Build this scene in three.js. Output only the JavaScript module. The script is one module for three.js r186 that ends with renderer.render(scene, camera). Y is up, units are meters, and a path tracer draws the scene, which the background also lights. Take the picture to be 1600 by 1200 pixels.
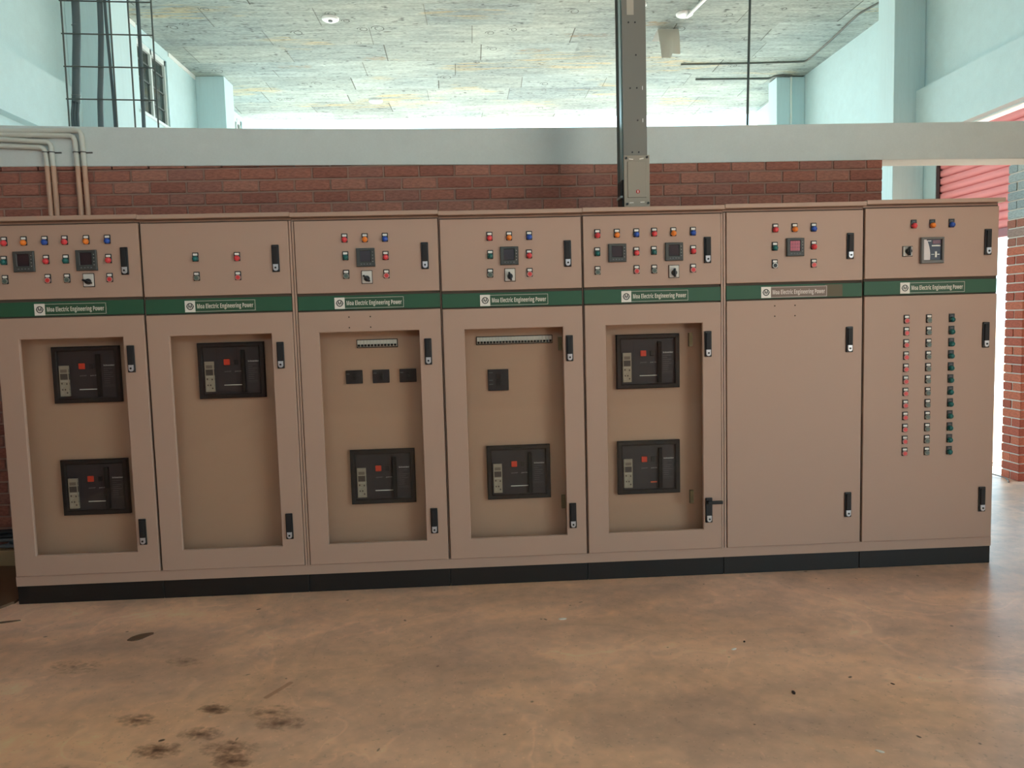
import * as THREE from 'three';
import { RoundedBoxGeometry } from 'three/addons/geometries/RoundedBoxGeometry.js';
import { mergeGeometries } from 'three/addons/utils/BufferGeometryUtils.js';

// ---------------------------------------------------------------- camera, sky, sun, exposure
const scene = new THREE.Scene();
const camera = new THREE.PerspectiveCamera(53.23, 1600 / 1200, 0.05, 200);
camera.rotation.set(-0.0827, -0.0479, -0.0268, 'YXZ');
camera.position.set(-0.0555, 1.5464, 4.3932);
scene.add(camera);

const EXPOSURE = 2.9, SKY_LEVEL = 1.6, SUN_LEVEL = 10;
const renderer = new THREE.WebGLRenderer({ antialias: true });
renderer.toneMapping = THREE.LinearToneMapping;
renderer.toneMappingExposure = EXPOSURE;
renderer.shadowMap.enabled = true;
{
  // a hazy bright tropical sky: pale at the horizon, bluer overhead, the same all the way round
  const w = 16, h = 64, d = new Float32Array(w * h * 4);
  for (let j = 0; j < h; j++) {
    const e = Math.max(0, ((j + 0.5) / h - 0.5) * 2), k = Math.pow(e, 0.6);
    for (let i = 0; i < w; i++) d.set([0.80 - 0.40 * k, 1.10 - 0.30 * k, 1.17 - 0.02 * k, 1], (j * w + i) * 4);
  }
  const t = new THREE.DataTexture(d, w, h, THREE.RGBAFormat, THREE.FloatType);
  t.mapping = THREE.EquirectangularReflectionMapping; t.magFilter = THREE.LinearFilter; t.needsUpdate = true;
  scene.background = t; scene.backgroundIntensity = SKY_LEVEL; scene.environmentIntensity = SKY_LEVEL;
}
const sun = new THREE.DirectionalLight(0xfff4e2, SUN_LEVEL);
sun.position.set(8, 24, 12); sun.target.position.set(0, 0, -2);
sun.castShadow = true; sun.shadow.radius = 1;
Object.assign(sun.shadow.camera, { left: -25, right: 25, top: 25, bottom: -25, near: 1, far: 70 });
scene.add(sun, sun.target);

// ---------------------------------------------------------------- helpers
let seed = 7;
const rnd = () => { seed = (Math.imul(seed, 1664525) + 1013904223) | 0; return (seed >>> 0) / 4294967296; };
const rr = (a, b) => a + (b - a) * rnd();
const count = {};
const numbered = (n) => { const k = (count[n] = (count[n] ?? -1) + 1); return k ? n + '_' + String(k).padStart(3, '0') : n; };
function mesh(name, geo, m, parent) {
  const o = new THREE.Mesh(Array.isArray(geo) ? merge(geo) : geo, m);
  o.name = numbered(name); o.castShadow = o.receiveShadow = true; parent.add(o); return o;
}
function merge(list) {
  return mergeGeometries(list.map((g) => { const q = g.index ? g.toNonIndexed() : g; for (const k of Object.keys(q.attributes)) if (!['position', 'normal', 'uv'].includes(k)) q.deleteAttribute(k); return q; }));
}
function thing(name, label, category, p = [0, 0, 0], group) {
  const o = new THREE.Group(); o.name = numbered(name); o.position.set(...p); scene.add(o);
  o.userData = { label, category }; if (group) o.userData.group = group; return o;
}
function solid(name, geo, m, label, category, group) {
  const o = mesh(name, geo, m, scene); o.userData = { label, category }; if (group) o.userData.group = group; return o;
}
function struct(name, geo, m, label) { const o = mesh(name, geo, m, scene); o.userData = { kind: 'structure' }; if (label) o.userData.label = label; return o; }
function structGroup(name, label) { const o = new THREE.Group(); o.name = numbered(name); scene.add(o); o.userData = { kind: 'structure' }; if (label) o.userData.label = label; return o; }
// a box from corner to corner, its uv in metres
function bx(x0, x1, y0, y1, z0, z1) {
  const g = new THREE.BoxGeometry(x1 - x0, y1 - y0, z1 - z0); g.translate((x0 + x1) / 2, (y0 + y1) / 2, (z0 + z1) / 2);
  const p = g.attributes.position, n = g.attributes.normal, u = g.attributes.uv;
  for (let i = 0; i < p.count; i++) {
    const ax = Math.abs(n.getX(i)), ay = Math.abs(n.getY(i));
    if (ax > 0.5) u.setXY(i, p.getZ(i), p.getY(i)); else if (ay > 0.5) u.setXY(i, p.getX(i), p.getZ(i)); else u.setXY(i, p.getX(i), p.getY(i));
  }
  return g;
}
function rb(x0, x1, y0, y1, z0, z1, r = 0.002, s = 2) {
  const g = new RoundedBoxGeometry(x1 - x0, y1 - y0, z1 - z0, s, r); g.translate((x0 + x1) / 2, (y0 + y1) / 2, (z0 + z1) / 2); return g;
}
const rbc = (x, y, z, w, h, d, r, s) => rb(x - w / 2, x + w / 2, y - h / 2, y + h / 2, z, z + d, r, s);
function rectPath(P, x0, x1, y0, y1) { P.moveTo(x0, y0); P.lineTo(x1, y0); P.lineTo(x1, y1); P.lineTo(x0, y1); P.closePath(); return P; }
function frame(x0, x1, y0, y1, hx0, hx1, hy0, hy1, z0, z1, bevel = 0.0015) {
  const b = bevel, s = rectPath(new THREE.Shape(), x0 + b, x1 - b, y0 + b, y1 - b);
  s.holes.push(rectPath(new THREE.Path(), hx0 - b, hx1 + b, hy0 - b, hy1 + b));
  const g = new THREE.ExtrudeGeometry(s, { depth: z1 - z0 - 2 * b, bevelEnabled: b > 0, bevelThickness: b, bevelSize: b, bevelSegments: 1 });
  g.translate(0, 0, z0 + b); return g;
}
function cyl(r, len, seg = 20, axis = 'y', r2 = r) { const g = new THREE.CylinderGeometry(r2, r, len, seg); if (axis === 'z') g.rotateX(Math.PI / 2); if (axis === 'x') g.rotateZ(Math.PI / 2); return g; }
function rod(a, b, r, seg = 8) {
  const A = new THREE.Vector3(...a), B = new THREE.Vector3(...b), d = B.clone().sub(A), g = new THREE.CylinderGeometry(r, r, d.length(), seg);
  g.applyQuaternion(new THREE.Quaternion().setFromUnitVectors(new THREE.Vector3(0, 1, 0), d.normalize())); g.translate(...A.add(B).multiplyScalar(0.5).toArray()); return g;
}
function tube(pts, r, seg = 40, rs = 8, tension = 0.5) { return new THREE.TubeGeometry(new THREE.CatmullRomCurve3(pts.map((p) => new THREE.Vector3(...p)), false, 'catmullrom', tension), seg, r, rs); }
// a pipe of straight runs with rounded elbows
function elbowed(pts, r, bend) {
  const V = pts.map((p) => new THREE.Vector3(...p)), path = new THREE.CurvePath(); let from = V[0];
  for (let i = 1; i < V.length - 1; i++) {
    const a = V[i].clone().add(V[i - 1].clone().sub(V[i]).setLength(bend)), b = V[i].clone().add(V[i + 1].clone().sub(V[i]).setLength(bend));
    path.add(new THREE.LineCurve3(from, a)); path.add(new THREE.QuadraticBezierCurve3(a, V[i], b)); from = b;
  }
  path.add(new THREE.LineCurve3(from, V[V.length - 1])); return new THREE.TubeGeometry(path, 60, r, 12);
}
// smooth noise
const H = (x, y, s) => { let h = Math.imul(x, 374761393) + Math.imul(y, 668265263) + Math.imul(s, 2147483647 ^ 0x5bd1e995); h = Math.imul(h ^ (h >>> 13), 1274126177); return ((h ^ (h >>> 16)) >>> 0) / 4294967296; };
function vn(x, y, s) { const i = Math.floor(x), j = Math.floor(y), f = x - i, g = y - j, u = f * f * (3 - 2 * f), v = g * g * (3 - 2 * g); const a = H(i, j, s), b = H(i + 1, j, s), c = H(i, j + 1, s), d = H(i + 1, j + 1, s); return a + (b - a) * u + (c - a) * v + (a - b - c + d) * u * v; }
function fbm(x, y, s, o = 4) { let a = 0, k = 0.5, n = 0; for (let i = 0; i < o; i++) { a += k * vn(x, y, s + i * 17); n += k; k *= 0.5; x *= 2.03; y *= 2.03; } return a / n; }
const sm = (a, b, x) => { const t = Math.min(1, Math.max(0, (x - a) / (b - a))); return t * t * (3 - 2 * t); };
function canvasOf(w, h, pixel, draw) {
  const c = document.createElement('canvas'); c.width = w; c.height = h; const q = c.getContext('2d');
  if (pixel) { const im = q.createImageData(w, h), d = im.data; for (let j = 0; j < h; j++) for (let i = 0; i < w; i++) { const v = pixel(i, j), k = (j * w + i) * 4; d[k] = v[0]; d[k + 1] = v[1]; d[k + 2] = v[2]; d[k + 3] = 255; } q.putImageData(im, 0, 0); }
  if (draw) draw(q, w, h); return c;
}
function tex(c, srgb = true, wrap = THREE.RepeatWrapping) { const t = new THREE.CanvasTexture(c); if (srgb) t.colorSpace = THREE.SRGBColorSpace; t.wrapS = t.wrapT = wrap; return t; }
const std = (color, roughness = 0.6, metalness = 0, more = {}) => new THREE.MeshStandardMaterial({ color, roughness, metalness, ...more });
const lin = (r, g, b) => new THREE.Color().setRGB(r, g, b);

// ---------------------------------------------------------------- surfaces
// trowelled concrete floor, 6 m across the texture, mirrored beyond it
const FX0 = -3, FZ0 = -1.2, FS = 6;
const floorCanvas = canvasOf(2048, 2048, (i, j) => {
  const x = FX0 + (i / 2048) * FS, z = FZ0 + (1 - j / 2048) * FS;
  const warp = fbm(x * 1.3, z * 1.3, 3, 3) * 2.2, a = fbm(x * 1.1 + warp, z * 2.0 + warp * 0.6, 11, 5), b = fbm(x * 4 + warp * 2, z * 6, 23, 4), c = fbm(x * 24, z * 24, 31, 3), e = fbm(x * 0.6, z * 0.6, 41, 3);
  const swirl = Math.abs(fbm(x * 2.2 + warp * 1.5, z * 3.0 - warp, 51, 4) - 0.5), pale = sm(0.035, 0.0, swirl) * sm(0.42, 0.6, a);
  let v = 1 + (a - 0.5) * 0.30 + (b - 0.5) * 0.20 + (c - 0.5) * 0.11 + pale * 0.06;
  const grit = fbm(x * 70, z * 70, 61, 2); if (grit > 0.82) v *= 0.92; else if (grit < 0.18) v *= 1.05;
  const w = (e - 0.5) * 0.2 + (b - 0.5) * 0.08;
  return [Math.min(255, 230 * v * (1 + w * 0.3)), Math.min(255, 184 * v), Math.min(255, 154 * v * (1 - w * 0.8))];
}, (q) => {
  const X = (x) => ((x - FX0) / FS) * 2048, Y = (z) => (1 - (z - FZ0) / FS) * 2048;
  // brown oil drips at the near left, rust streaks, small dark specks and paint dots
  const drip = (x, z, r, al) => { for (let k = 0; k < 260; k++) { const t = rnd() * 6.283, d = Math.pow(rnd(), 0.9) * r * 1.25; q.fillStyle = `rgba(74,40,22,${al * rr(0.03, 0.11)})`; q.beginPath(); q.ellipse(X(x + Math.cos(t) * d * 1.7 + Math.sin(t) * d * 0.5), Y(z + Math.sin(t) * d), rr(1, 6.5), rr(1, 4), rr(-0.6, 0.1), 0, 7); q.fill(); } };
  for (const [x, z, r, al] of [[-1.27, 1.62, 0.045, 1.2], [-1.15, 1.52, 0.04, 0.8], [-1.0, 1.64, 0.05, 1], [-0.97, 1.72, 0.035, 1], [-1.44, 1.39, 0.04, 0.8], [-1.16, 1.33, 0.03, 1], [-0.86, 1.47, 0.045, 0.8], [-1.55, 1.75, 0.05, 0.7], [-0.92, 1.38, 0.05, 0.6], [-1.95, 0.86, 0.06, 0.7], [-1.45, 0.86, 0.04, 0.5]]) drip(x, z, r, al);
  q.strokeStyle = 'rgba(140,78,46,0.35)'; q.lineWidth = 8; q.lineCap = 'round';
  q.beginPath(); q.moveTo(X(-0.97), Y(1.25)); q.lineTo(X(-0.9), Y(1.13)); q.stroke();
  for (let k = 0; k < 170; k++) { const dark = rnd() < 0.72; q.fillStyle = dark ? `rgba(44,26,16,${rr(0.3, 0.8)})` : `rgba(232,215,196,${rr(0.3, 0.8)})`; q.beginPath(); q.ellipse(rnd() * 2048, rnd() * 2048, rr(1, 4.5), rr(0.8, 2.6), rnd() * 3, 0, 7); q.fill(); }
  // trowel arcs
  for (let k = 0; k < 90; k++) { const pale = rnd() < 0.6; q.strokeStyle = pale ? `rgba(232,206,182,${rr(0.03, 0.09)})` : `rgba(90,60,44,${rr(0.02, 0.07)})`; q.lineWidth = rr(2, 16); const r = rr(90, 420), t = rnd() * 6.28; q.beginPath(); q.arc(rnd() * 2048, rnd() * 2048, r, t, t + rr(0.3, 1.1)); q.stroke(); }
});
const floorTex = tex(floorCanvas, true, THREE.MirroredRepeatWrapping);
const bumpFloor = tex(canvasOf(512, 512, (i, j) => { const v = 128 + (fbm(i / 26, j / 26, 5, 4) - 0.5) * 150; return [v, v, v]; }), false, THREE.MirroredRepeatWrapping);
const M = {};
M.floor = std(0xffffff, 0.42, 0, { map: floorTex, bumpMap: bumpFloor, bumpScale: 0.0018 });
const floorUv = (g) => { const p = g.attributes.position, u = g.attributes.uv; for (let i = 0; i < p.count; i++) u.setXY(i, (p.getX(i) - FX0) / FS, (p.getZ(i) - FZ0) / FS); return g; };

// board-marked concrete ceiling: boards, grain, rust, pencil loops; 9 m across
const CX0 = -3.95, CZ0 = -10, CS = 9;
const ceilCanvas = canvasOf(2048, 2048, (i, j) => {
  const x = CX0 + (i / 2048) * CS, z = CZ0 + (1 - j / 2048) * CS;
  const row = Math.floor(z / 0.61), off = H(row, 3, 9) * 1.2, col = Math.floor((x + off) / 1.22), tone = H(row, col, 77) - 0.5, hue = H(row, col, 78) - 0.5;
  const grain = fbm(x * 3.2 + row * 7, z * 26, 13, 4), blot = fbm(x * 1.1, z * 2.4, 29, 4), fine = fbm(x * 34, z * 60, 37, 2), rust = sm(0.62, 0.74, fbm(x * 0.9 + 4, z * 2.2 + 9, 43, 4)) * sm(0.4, 0.7, grain) * 0.5;
  let v = 1 + tone * 0.12 + (grain - 0.5) * 0.24 + (blot - 0.5) * 0.28 + (fine - 0.5) * 0.2;
  const spot = fbm(x * 13, z * 30, 91, 3); if (spot > 0.7) v *= 1 - (spot - 0.7) * 2.2;
  const w = hue * 0.05 + (blot - 0.5) * 0.10;
  return [Math.min(255, 176 * v * (1 + w * 0.5 + rust * 0.22)), Math.min(255, 182 * v * (1 - rust * 0.06)), Math.min(255, 174 * v * (1 - w * 0.5 - rust * 0.36))];
}, (q) => {
  const X = (x) => ((x - CX0) / CS) * 2048, Y = (z) => (1 - (z - CZ0) / CS) * 2048;
  for (let row = -17; row < -1; row++) {
    const z = row * 0.61, off = H(row, 3, 9) * 1.2; q.lineWidth = 1.6; q.strokeStyle = `rgba(70,66,54,${rr(0.1, 0.42)})`;
    q.beginPath(); q.moveTo(X(rr(-4, -1)), Y(z)); q.lineTo(X(rr(1, 5)), Y(z)); q.stroke();
    for (let x = Math.ceil((-4 + off) / 1.22) * 1.22 - off; x < 5; x += 1.22) if (rnd() < 0.75) { q.strokeStyle = `rgba(58,52,42,${rr(0.25, 0.8)})`; q.lineWidth = rr(1.4, 3); q.beginPath(); q.moveTo(X(x), Y(z)); q.lineTo(X(x + rr(-0.02, 0.02)), Y(z + rr(0.3, 0.61))); q.stroke(); }
  }
  // pencil loops, one per board, as the carpenters drew them
  for (let k = 0; k < 46; k++) {
    const x = X(rr(-3.6, 4.4)), y = Y(rr(-9, -3.5)), s = rr(7, 15); q.strokeStyle = `rgba(48,46,40,${rr(0.4, 0.8)})`; q.lineWidth = 1.8; q.beginPath(); q.moveTo(x - s, y);
    q.bezierCurveTo(x - s, y - s * 1.6, x + s * 1.4, y - s * 1.6, x + s * 1.2, y + s * 0.3); q.bezierCurveTo(x + s, y + s * 1.4, x - s * 0.6, y + s * 1.2, x - s * 0.3, y - s * 0.4); q.lineTo(x + s * 0.3, y - s * rr(0.2, 1)); q.stroke();
  }
  for (let k = 0; k < 120; k++) { q.fillStyle = `rgba(60,54,42,${rr(0.15, 0.6)})`; q.beginPath(); q.ellipse(rnd() * 2048, rnd() * 2048, rr(2, 11), rr(1, 3), rr(-0.2, 0.2), 0, 7); q.fill(); }
  for (const [x, z, w] of [[1.45, -5.25, 60], [0.85, -5.75, 46], [-2.35, -6.3, 48], [-1.25, -6.0, 34], [2.2, -4.9, 26]]) for (let k = 0; k < 70; k++) { q.fillStyle = `rgba(178,112,62,${rr(0.02, 0.09)})`; q.beginPath(); q.ellipse(X(x) + rr(-w, w), Y(z) + rr(-14, 14), rr(3, 15), rr(2, 6), 0, 0, 7); q.fill(); }
});
M.ceiling = std(lin(0.84, 0.89, 0.90), 0.9, 0, { map: tex(ceilCanvas, true, THREE.MirroredRepeatWrapping), bumpMap: bumpFloor, bumpScale: 0.003 });

const plasterTex = tex(canvasOf(512, 512, (i, j) => { const v = 0.985 + (fbm(i / 40, j / 40, 71, 4) - 0.5) * 0.035 + (fbm(i / 4, j / 4, 72, 2) - 0.5) * 0.02; return [240 * v, 242 * v, 240 * v]; }));
plasterTex.wrapS = plasterTex.wrapT = THREE.MirroredRepeatWrapping;
M.wall = std(lin(0.71, 0.93, 0.98), 0.75, 0, { map: plasterTex });
M.beam = std(lin(0.80, 0.86, 0.86), 0.7, 0, { map: plasterTex });
M.mortar = std(0xa48578, 0.95);
M.mortarPale = std(0xd8d2c8, 0.95);
const brickTex = tex(canvasOf(256, 256, (i, j) => { const v = 0.78 + fbm(i / 20, j / 12, 81, 4) * 0.45; return [225 * v, 222 * v, 220 * v]; }));
M.bricks = [0xb27565, 0xb87b6a, 0xa96e60, 0xbd8473, 0xae796c].map((c) => std(c, 0.9, 0, { map: brickTex }));
M.pierBricks = [0xc9684a, 0xbf6048, 0xd27556, 0xb65a42].map((c) => std(c, 0.85, 0, { map: brickTex }));
M.paleBricks = [0xb4c4c6, 0xa6b8bc, 0xc0cccb].map((c) => std(c, 0.8, 0, { map: brickTex }));
M.mixBricks = [0xae948a, 0xb0705c].map((c) => std(c, 0.85, 0, { map: brickTex }));
M.ground = std(lin(0.56, 0.42, 0.31), 0.95);
M.brickPlain = std(lin(0.36, 0.15, 0.10), 0.9, 0, { map: brickTex });

// ---------------------------------------------------------------- the building
const XL = -3.77, XR = 4.89, HC = 5, ZF = -8.8, ZB = 9;
struct('ground', bx(-60, 60, -0.3, -0.06, -60, 60), M.ground);
struct('floor', floorUv(bx(XL - 0.2, 5.2, -0.06, 0, ZF, ZB)), M.floor);
{
  const g = bx(XL - 0.2, XR + 1.2, HC, HC + 0.25, ZF - 0.2, ZB + 1.4), p = g.attributes.position, u = g.attributes.uv;  // slab extended past the right and rear walls, out of view, to block sun
  for (let i = 0; i < p.count; i++) u.setXY(i, (p.getX(i) - CX0) / CS, (p.getZ(i) - CZ0) / CS);
  struct('ceiling', g, M.ceiling);
}
// left wall with two clerestory windows, a ring beam that stands proud in the near hall, two columns
const W1 = { z0: -5.64, z1: -4.78, y0: 4.05, y1: 4.87 }, D4 = { z0: -6.4, z1: -3.8, y0: 0, y1: 2.9 }, W2 = { z0: -8.77, z1: -8.35, y0: 4.1, y1: 4.93 };
function wallWithHoles(x0, x1, z0, z1, y0, y1, holes) {
  const s = rectPath(new THREE.Shape(), z0, z1, y0, y1);
  for (const h of holes) s.holes.push(rectPath(new THREE.Path(), h.z0, h.z1, h.y0, h.y1));
  const g = new THREE.ExtrudeGeometry(s, { depth: x1 - x0, bevelEnabled: false }); g.rotateY(-Math.PI / 2); g.translate(x1, 0, 0); return g;
}
struct('wall_left', [wallWithHoles(XL - 0.2, XL, ZF, ZB, 0, HC, [W1, W2, D4])], M.wall);
struct('trim_1', bx(XL, XL + 0.1, 3.29, 3.79, -3.2, ZB), M.wall, 'pale ring beam along the left wall of the near hall');
struct('column', rb(XL, -3.36, 0, HC, -3.6, -3.2, 0.008, 2), M.wall, 'pale left column behind the wire mesh tray');
struct('column', rb(XL, -3.38, 0, HC, -7.04, -6.64, 0.008, 2), M.wall, 'pale left column farther back under the ceiling');
// right wall: shutter doorways, ring beam, columns
const D1 = { z0: -3.66, z1: -1.9, y0: -0.06, y1: 3.36 }, D2 = { z0: 3.4, z1: 8.4, y0: -0.06, y1: 3.25 }, W3 = { z0: 0.8, z1: 8.4, y0: 4.0, y1: 4.8 };
struct('wall_right', [wallWithHoles(XR, XR + 0.2, ZF, ZB, -0.06, HC, [D1, D2, W3])], M.wall);
struct('trim_2', bx(XR - 0.1, XR, 3.37, 3.895, -3.88, ZB), M.wall, 'pale ring beam over the shutter doorway on the right wall');
struct('column', rb(4.545, XR, 0, HC, -4.22, -3.88, 0.008, 2), M.wall, 'pale right column between the brick wall and the red shutter');
struct('column', rb(4.47, XR, 0, HC - 0.02, -7.22, -6.9, 0.008, 2), M.wall, 'pale right column farther back under the ceiling');
// far wall, open almost right across; rear wall behind the camera, with a high opening added to even the light
struct('added_bounce_slab', bx(XL - 6, XR + 6, -0.06, -0.01, ZF - 26, ZF), std(lin(0.58, 0.55, 0.51), 0.9), 'pale slab added beyond the far end to bounce light onto the ceiling');  // unseen slab, added to bounce sunlight up onto the far ceiling
struct('wall_back', [bx(XL, XR, 0, 3.5, ZB, ZB + 0.2), bx(XL, XL + 0.4, 3.5, HC, ZB, ZB + 0.2), bx(2.6, XR, 3.5, HC, ZB, ZB + 0.2), bx(XL, XR, 4.85, HC, ZB, ZB + 0.2)], M.brickPlain);
// brick infill below the ring beams of the near hall
struct('wall_infill_left', bx(XL, XL + 0.06, 0, 3.29, -0.94, ZB), M.brickPlain);
struct('wall_infill_right', [bx(XR - 0.06, XR, 0, 3.37, -1.87, D2.z0), bx(XR - 0.06, XR, 0, 3.37, D2.z1, ZB), bx(XR - 0.06, XR, D2.y1, 3.37, D2.z0, D2.z1)], M.brickPlain);
// cross beam above the brick wall
{
  const T = [[XL, 2.93, 2.66], [-3.14, 2.915, 2.654], [-2.31, 2.890, 2.644], [-1.47, 2.870, 2.634], [-0.62, 2.855, 2.624], [0.97, 2.845, 2.602], [2.84, 2.845, 2.601], [3.86, 2.845, 2.593], [XR - 0.002, 2.845, 2.588]];
  const s = new THREE.Shape(); T.forEach(([x, t], i) => (i ? s.lineTo(x, t) : s.moveTo(x, t))); [...T].reverse().forEach(([x, , b]) => s.lineTo(x, b)); s.closePath();
  const g = new THREE.ExtrudeGeometry(s, { depth: 0.222, bevelEnabled: true, bevelThickness: 0.004, bevelSize: 0.004, bevelSegments: 2 }); g.translate(0, 0, -1.168);
  struct('beam', g, M.beam, 'long pale painted cross beam above the brick wall');
}
// brick wall behind the cabinets
const brickGeo = [];
for (let k = 0; k < 4; k++) { const g = new RoundedBoxGeometry(0.23, 0.069, 0.1, 1, 0.004), p = g.attributes.position; for (let i = 0; i < p.count; i++) p.setXYZ(i, p.getX(i) + rr(-0.0012, 0.0012), p.getY(i) + rr(-0.0012, 0.0012), p.getZ(i) + rr(-0.001, 0.001)); brickGeo.push(g); }
const halfGeo = new RoundedBoxGeometry(0.11, 0.069, 0.1, 1, 0.004);
{
  const wall = structGroup('wall_front', 'red brick wall behind the cabinets');
  mesh('wall_core', bx(XL, 2.84, 0, 2.62, -1.16, -0.956), M.mortar, wall);
  const lay = (x, y, half) => { const b = mesh('brick', half ? halfGeo : brickGeo[(rnd() * 4) | 0], M.bricks[(rnd() * 5) | 0], wall); b.position.set(x, y, -1.0 + rr(-0.002, 0.003)); };
  for (let row = 0; row < 34; row++) {
    const y = 0.055 + row * 0.08 - 0.04 + 0.002, upper = row >= 27, shift = row % 2 ? 0.12 : 0;
    const end = row === 33 ? -0.4 : upper ? 2.86 : -2.5;
    for (let x = -3.75 + 0.115 - shift; x < end; x += 0.24) {
      if (x > 2.85 - 0.11) { lay(2.85 - 0.06 - (row % 2 ? 0 : 0.005), y, true); break; }
      if (x < XL + 0.1) { lay(XL + 0.06, y, true); continue; }
      if (upper || x > -3.45) lay(x, y, false);
    }
  }
}
// free-standing brick pier inside the shutter doorway
{
  const pier = structGroup('wall_pier', 'red brick pier at the right edge with pale blue-grey upper bricks');
  mesh('wall_core', bx(4.738, 4.85, 0, 3.03, -2.305, -2.095), M.mortarPale, pier);
  const full = new RoundedBoxGeometry(0.122, 0.069, 0.228, 1, 0.005), half = new RoundedBoxGeometry(0.122, 0.069, 0.108, 1, 0.005);
  for (let row = 0; row < 38; row++) {
    const y = 0.038 + row * 0.08, m = () => (row > 28 ? M.paleBricks[(rnd() * 3) | 0] : row > 25 ? M.mixBricks[(rnd() * 2) | 0] : M.pierBricks[(rnd() * 4) | 0]);  // upper courses pale blue-grey, mixed courses between them and the red
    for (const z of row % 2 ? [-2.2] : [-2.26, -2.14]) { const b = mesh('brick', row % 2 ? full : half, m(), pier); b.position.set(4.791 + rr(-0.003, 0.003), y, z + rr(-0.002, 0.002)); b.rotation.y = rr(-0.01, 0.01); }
  }
}
// red roller shutter, half raised
{
  const sh = structGroup('door_1', 'red steel roller shutter, half raised, right of the cabinets');
  const red = std(lin(0.95, 0.34, 0.34), 0.75), dark = std(0x4a2a2c, 0.6), n = 13;
  const prof = new THREE.Shape(); prof.moveTo(0, 0); prof.quadraticCurveTo(-0.036, 0.02, -0.012, 0.068); prof.lineTo(0.012, 0.066); prof.lineTo(0.012, 0.082); prof.lineTo(0.018, 0.082); prof.lineTo(0.018, 0); prof.closePath();
  const slat = new THREE.ExtrudeGeometry(prof, { depth: 1.7, bevelEnabled: false }); slat.translate(0, 0, -0.85);
  for (let k = 0; k < n; k++) { const s = mesh('slat', slat, red, sh); s.position.set(4.935, 2.29 + k * 0.08, -2.78); }
  mesh('bottom_bar', rb(4.915, 4.955, 2.205, 2.288, -3.63, -1.93, 0.006), std(lin(0.3, 0.06, 0.07), 0.5), sh);
  mesh('guide', [bx(4.9, 4.97, 0, 3.34, -3.66, -3.655), bx(4.9, 4.91, 0, 3.34, -3.66, -3.61), bx(4.96, 4.97, 0, 3.34, -3.66, -3.61)], dark, sh);
  mesh('guide', [bx(4.9, 4.97, 0, 3.34, -1.905, -1.9), bx(4.9, 4.91, 0, 3.34, -1.95, -1.9), bx(4.96, 4.97, 0, 3.34, -1.95, -1.9)], dark, sh);
}
// clerestory windows
const glassDark = new THREE.MeshPhysicalMaterial({ color: lin(0.10, 0.13, 0.12), roughness: 0.08, transmission: 1, thickness: 0 });
function clerestory(n, W, cols, rows, label) {
  const g = structGroup('window_' + n, label), fm = std(0xdfe9e7, 0.5), x0 = XL - 0.08, x1 = XL - 0.02, t = 0.035;
  mesh('window_frame', [bx(x0, x1, W.y0, W.y0 + t, W.z0, W.z1), bx(x0, x1, W.y1 - t * 1.8, W.y1, W.z0, W.z1), bx(x0, x1, W.y0, W.y1, W.z0, W.z0 + t), bx(x0, x1, W.y0, W.y1, W.z1 - t, W.z1)], fm, g);
  mesh('window_sill', rb(XL - 0.19, XL + 0.03, W.y0 - 0.03, W.y0 + 0.004, W.z0 - 0.03, W.z1 + 0.03, 0.004), fm, g);
  for (let c = 1; c < cols; c++) { const z = W.z0 + ((W.z1 - W.z0) * c) / cols; mesh('mullion', bx(x0, x1, W.y0, W.y1, z - 0.018, z + 0.018), fm, g); }
  for (let c = 0; c < cols; c++) {
    const za = W.z0 + ((W.z1 - W.z0) * c) / cols, zb = W.z0 + ((W.z1 - W.z0) * (c + 1)) / cols;
    for (let r = 0; r < rows; r++) { const ya = W.y0 + ((W.y1 - W.y0) * r) / rows, yb = W.y0 + ((W.y1 - W.y0) * (r + 1)) / rows; mesh('pane', bx(XL - 0.053, XL - 0.049, ya, yb, za, zb), glassDark, g); if (r) mesh('glazing_bar', bx(XL - 0.06, XL - 0.04, ya - 0.008, ya + 0.008, za, zb), std(0x55605d, 0.6), g); }
  }
}
clerestory(1, W1, 2, 4, 'clerestory window high on the left wall behind the wire mesh');
clerestory(2, W2, 2, 3, 'small clerestory window at the far end of the left wall');
for (const [a, b] of [[-7.04, -7.9], [-6.62, -5.7], [-4.75, -3.62]]) struct('trim_4', bx(XL, XL + 0.012, HC - 0.05, HC, Math.min(a, b), Math.max(a, b)), std(0xe9efec, 0.7));

// ---------------------------------------------------------------- the switchgear line-up
M.cab = std(lin(0.485, 0.32, 0.242), 0.5);
M.cabIn = std(lin(0.58, 0.345, 0.245), 0.55);
M.gap_shade = std(0x5c4e44, 0.9);
M.green = std(lin(0.022, 0.10, 0.05), 0.55);
M.plinth = std(0x14110f, 0.55);
M.black = std(0x141316, 0.4); M.blackMatt = std(0x1c1a1c, 0.65);
M.bezel = std(0x1a1214, 0.65); M.slot = std(0x070607, 0.85); M.face = std(0x2a2429, 0.6);
M.chrome = std(0xc8c8cc, 0.35, 0.45); M.tag = std(0xf0ece4, 0.6); M.greyPlastic = std(0x6f7275, 0.5);
M.lens = { r: std(lin(0.75, 0.06, 0.07), 0.3), o: std(lin(0.92, 0.24, 0.03), 0.3), b: std(lin(0.025, 0.09, 0.42), 0.3), g: std(lin(0.01, 0.13, 0.12), 0.3), R: std(lin(0.72, 0.05, 0.05), 0.4), G: std(lin(0.10, 0.14, 0.12), 0.4), K: std(0x101014, 0.4) };
M.ring = { R: std(lin(0.6, 0.30, 0.27), 0.4), G: std(lin(0.28, 0.27, 0.23), 0.4), K: std(0xd2d0cc, 0.3, 0.6) };
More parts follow.
